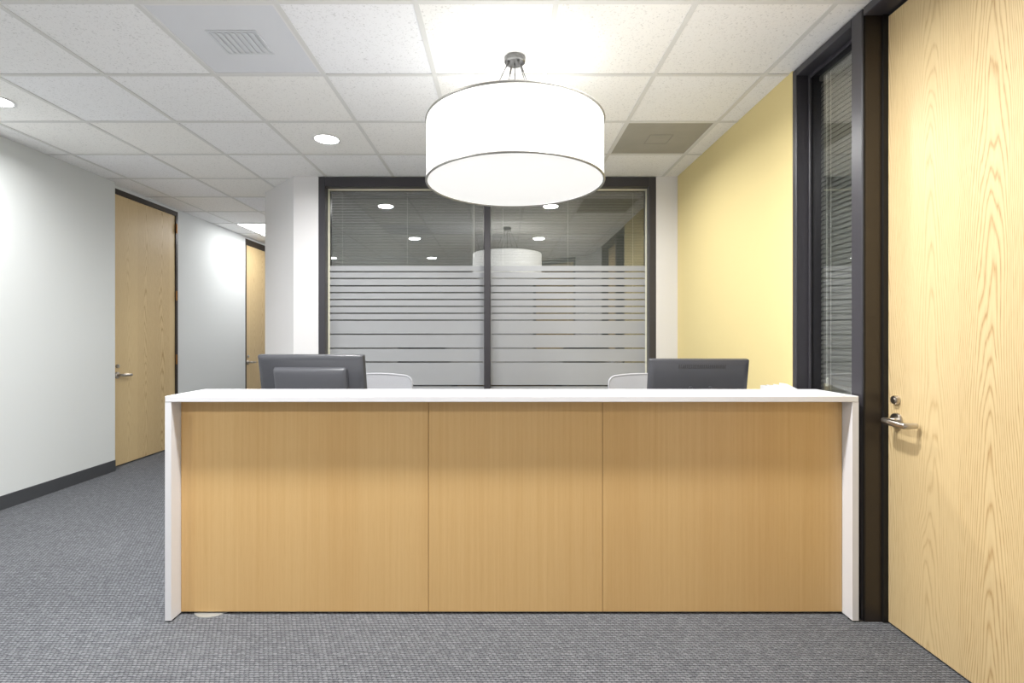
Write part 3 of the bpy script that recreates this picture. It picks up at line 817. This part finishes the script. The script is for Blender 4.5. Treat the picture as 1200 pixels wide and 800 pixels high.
# ------------------------------------------------------------------ task chairs
def make_chair(loc, yaw, label):
    """local -y is the front of the chair"""
    t = empty('office_chair', (loc[0], loc[1], 0), yaw); tag(t, label, 'chair')
    # five star base with casters
    for k in range(5):
        a = 2 * PI * k / 5 + 0.3
        ca, sa = math.cos(a), math.sin(a)
        leg = MB().tube([(0.03 * ca, 0.03 * sa, 0.12), (0.17 * ca, 0.17 * sa, 0.105), (0.30 * ca, 0.30 * sa, 0.075)], [0.026, 0.021, 0.016], 10, squash=0.8).build('base_leg', M['chair_dark'], t)
        cs = MB()
        for s in (-1, 1):
            cs.lathe([(0.012, -0.009), (0.028, -0.009), (0.029, 0.0), (0.028, 0.009), (0.012, 0.009)], 18, (0, 0, 0), 'y')
            m = Matrix.Translation((0.31 * ca - sa * s * 0.013, 0.31 * sa + ca * s * 0.013, 0.029)) @ Matrix.Rotation(a, 4, 'Z')
            vs = [v for v in cs.bm.verts if not v.tag]
            for v in vs: v.co = m @ v.co; v.tag = True
        cs.build('caster', M['chair_dark'], leg)
    MB().lathe([(0.04, 0.09), (0.04, 0.14), (0.028, 0.15), (0.028, 0.27), (0.018, 0.275), (0.018, 0.40)], 20).build('gas_column', M['chair_dark'], t)
    MB().box(-0.1, 0.1, -0.12, 0.13, 0.395, 0.43, 0.01, 2).build('seat_mechanism', M['chair_dark'], t)
    # seat cushion
    rings = []
    for z, s in ((0.43, 0.88), (0.435, 0.96), (0.455, 1.0), (0.48, 0.985), (0.492, 0.93), (0.496, 0.8)):
        ring = []
        for j in range(40):
            a = 2 * PI * j / 40
            c_, s_ = math.cos(a), math.sin(a)
            ring.append((0.245 * s * math.copysign(abs(c_) ** 0.5, c_), 0.235 * s * math.copysign(abs(s_) ** 0.5, s_), z))
        rings.append(ring)
    MB().loft(rings).build('seat', M['chair_seat'], t, smooth=60)
    # curved backrest: rim tube and mesh panel
    def bp(x, z):
        v = (z - 0.56) / 0.45
        return Vector((x, 0.235 + 0.05 * v - 0.55 * x * x, z - (0.055 * (x / 0.25) ** 2 * max(0, v) ** 2) * 0.35))
    W2, Z0, Z1, r = 0.245, 0.56, 1.0, 0.045
    outline = []
    def seg(xa, za, xb, zb, n):
        for q in range(n): outline.append((xa + (xb - xa) * q / n, za + (zb - za) * q / n))
    def arc(cx_, cz_, a0, n=6):
        for q in range(n):
            an = math.radians(a0 + 90 * q / n); outline.append((cx_ + r * math.cos(an), cz_ + r * math.sin(an)))
    seg(W2, Z0 + r, W2, Z1 - r, 8); arc(W2 - r, Z1 - r, 0); seg(W2 - r, Z1, -W2 + r, Z1, 12); arc(-W2 + r, Z1 - r, 90)
    seg(-W2, Z1 - r, -W2, Z0 + r, 8); arc(-W2 + r, Z0 + r, 180); seg(-W2 + r, Z0, W2 - r, Z0, 12); arc(W2 - r, Z0 + r, 270)
    MB().tube([bp(x, z) for x, z in outline], 0.007, 10, closed=True).build('backrest_frame', M['chair_frame'], t, smooth=60)
    mb = MB(); nx, nz = 14, 12; front = {}; back = {}
    for i in range(nx + 1):
        for j in range(nz + 1):
            x = -W2 + 2 * W2 * i / nx; z = Z0 + (Z1 - Z0) * j / nz
            # pull the corners in so that the panel stays inside the rim
            dx, dz = max(0, abs(x) - (W2 - r)), max(0, abs(z - (Z0 + Z1) / 2) - ((Z1 - Z0) / 2 - r))
            L = math.hypot(dx, dz)
            if L > r:
                x -= math.copysign(dx * (1 - r / L), x); z -= math.copysign(dz * (1 - r / L), z - (Z0 + Z1) / 2)
            p_ = bp(x, z)
            front[i, j] = mb.bm.verts.new(p_ + Vector((0, -0.003, 0))); back[i, j] = mb.bm.verts.new(p_ + Vector((0, 0.003, 0)))
    for i in range(nx):
        for j in range(nz):
            mb.bm.faces.new((front[i, j], front[i + 1, j], front[i + 1, j + 1], front[i, j + 1]))
            mb.bm.faces.new((back[i, j], back[i, j + 1], back[i + 1, j + 1], back[i + 1, j]))
    mb.build('backrest_mesh', M['chair_mesh'], t, smooth=60)
    MB().tube([(0, 0.1, 0.41), (0, 0.24, 0.42), (0, 0.285, 0.5), (0, 0.278, 0.62), (0, 0.285, 0.76)], [0.03, 0.03, 0.028, 0.026, 0.02], 12, squash=0.5).build('back_support', M['chair_frame'], t)
    for s in (-1, 1):
        ar = MB().tube([(s * 0.10, 0.02, 0.415), (s * 0.25, 0.02, 0.42), (s * 0.285, 0.02, 0.46), (s * 0.285, 0.02, 0.655)], 0.016, 10).build('arm_post', M['chair_frame'], t)
        MB().box(s * 0.285 - 0.04, s * 0.285 + 0.04, -0.12, 0.12, 0.655, 0.68, 0.01, 2).build('arm_pad', M['chair_dark'], ar)
    return t
make_chair((-0.865, 3.17), math.radians(-3), 'pale grey office chair behind the monitor nearer the hallway')
make_chair((0.975, 3.15), math.radians(4), 'pale grey office chair behind the monitor with vent slot')

# ------------------------------------------------------------------ drum pendant lamp
LX, LY = 0.066, 2.63
LB, LT, LR = 2.048, 2.352, 0.455
lamp = empty('drum_pendant_lamp', (LX, LY, CEIL)); tag(lamp, 'large white drum pendant lamp hanging above the reception desk', 'pendant lamp')
zb, zt = LB - CEIL, LT - CEIL
MB().lathe([(LR, zb), (LR, zt), (LR - 0.004, zt), (LR - 0.004, zb)], 96, caps=False).build('shade', M['shade'], lamp, smooth=60)
for z in (zb, zt):
    MB().tube([(math.cos(2 * PI * k / 96) * (LR + 0.001), math.sin(2 * PI * k / 96) * (LR + 0.001), z) for k in range(96)], 0.0062, 8, closed=True).build('rim', M['rim'], lamp, smooth=60)
MB().lathe([(LR - 0.004, zb + 0.004), (0.2, zb + 0.006), (0.12, zb + 0.004), (0.0005, zb + 0.003), (0.0005, zb + 0.007), (0.12, zb + 0.008), (0.2, zb + 0.010), (LR - 0.004, zb + 0.008)], 96, caps=False).build('diffuser', M['diffuser'], lamp, smooth=60)
MB().lathe([(0.0005, -0.026), (0.048, -0.026), (0.054, -0.021), (0.055, 0.0), (0.0005, 0.0)], 40).build('canopy', M['brushed'], lamp)
for k in range(4):
    a = math.radians(28 + 90 * k)
    ca, sa = math.cos(a), math.sin(a)
    cab = MB().tube([(0.036 * ca, 0.036 * sa, -0.024), (0.2 * ca, 0.2 * sa, zt - 0.02)], 0.0024, 6).build('suspension_cable', M['brushed'], lamp)
    MB().tube([(0.034 * ca, 0.034 * sa, -0.022), (0.052 * ca, 0.052 * sa, -0.058)], [0.006, 0.004], 10).build('cable_grip', M['brushed'], cab)
MB().tube([(0, 0, -0.024), (0, 0, zt - 0.06)], 0.003, 8).build('power_cord', M['brushed'], lamp)
MB().tube([(0.2 * math.cos(2 * PI * k / 48), 0.2 * math.sin(2 * PI * k / 48), zt - 0.02) for k in range(48)], 0.005, 8, closed=True).build('support_ring', M['brushed'], lamp)
sp = MB()
for k in range(4):
    a = math.radians(28 + 90 * k)
    sp.tube([(0.0, 0.0, zt - 0.02), ((LR - 0.003) * math.cos(a), (LR - 0.003) * math.sin(a), zt - 0.006)], 0.004, 6)
sp.build('spider_bracket', M['brushed'], lamp)
for k in range(4):
    a = math.radians(73 + 90 * k)
    b_ = MB().lathe([(0.012, -0.09), (0.018, -0.07), (0.03, -0.03), (0.028, -0.005), (0.012, 0.01)], 18, (0.16 * math.cos(a), 0.16 * math.sin(a), zt - 0.09)).build('bulb', M['bulb'], lamp)
ld = bpy.data.lights.new('pendant_bulbs', 'AREA'); ld.shape = 'DISK'; ld.size = 0.5; ld.energy = DRUM_UP_W; ld.color = (1, 0.99, 0.97)
lo = bpy.data.objects.new('pendant_bulbs', ld); C.objects.link(lo); lo.parent = lamp; lo.location = (0, 0, zt - 0.075); lo.rotation_euler = (PI, 0, 0)
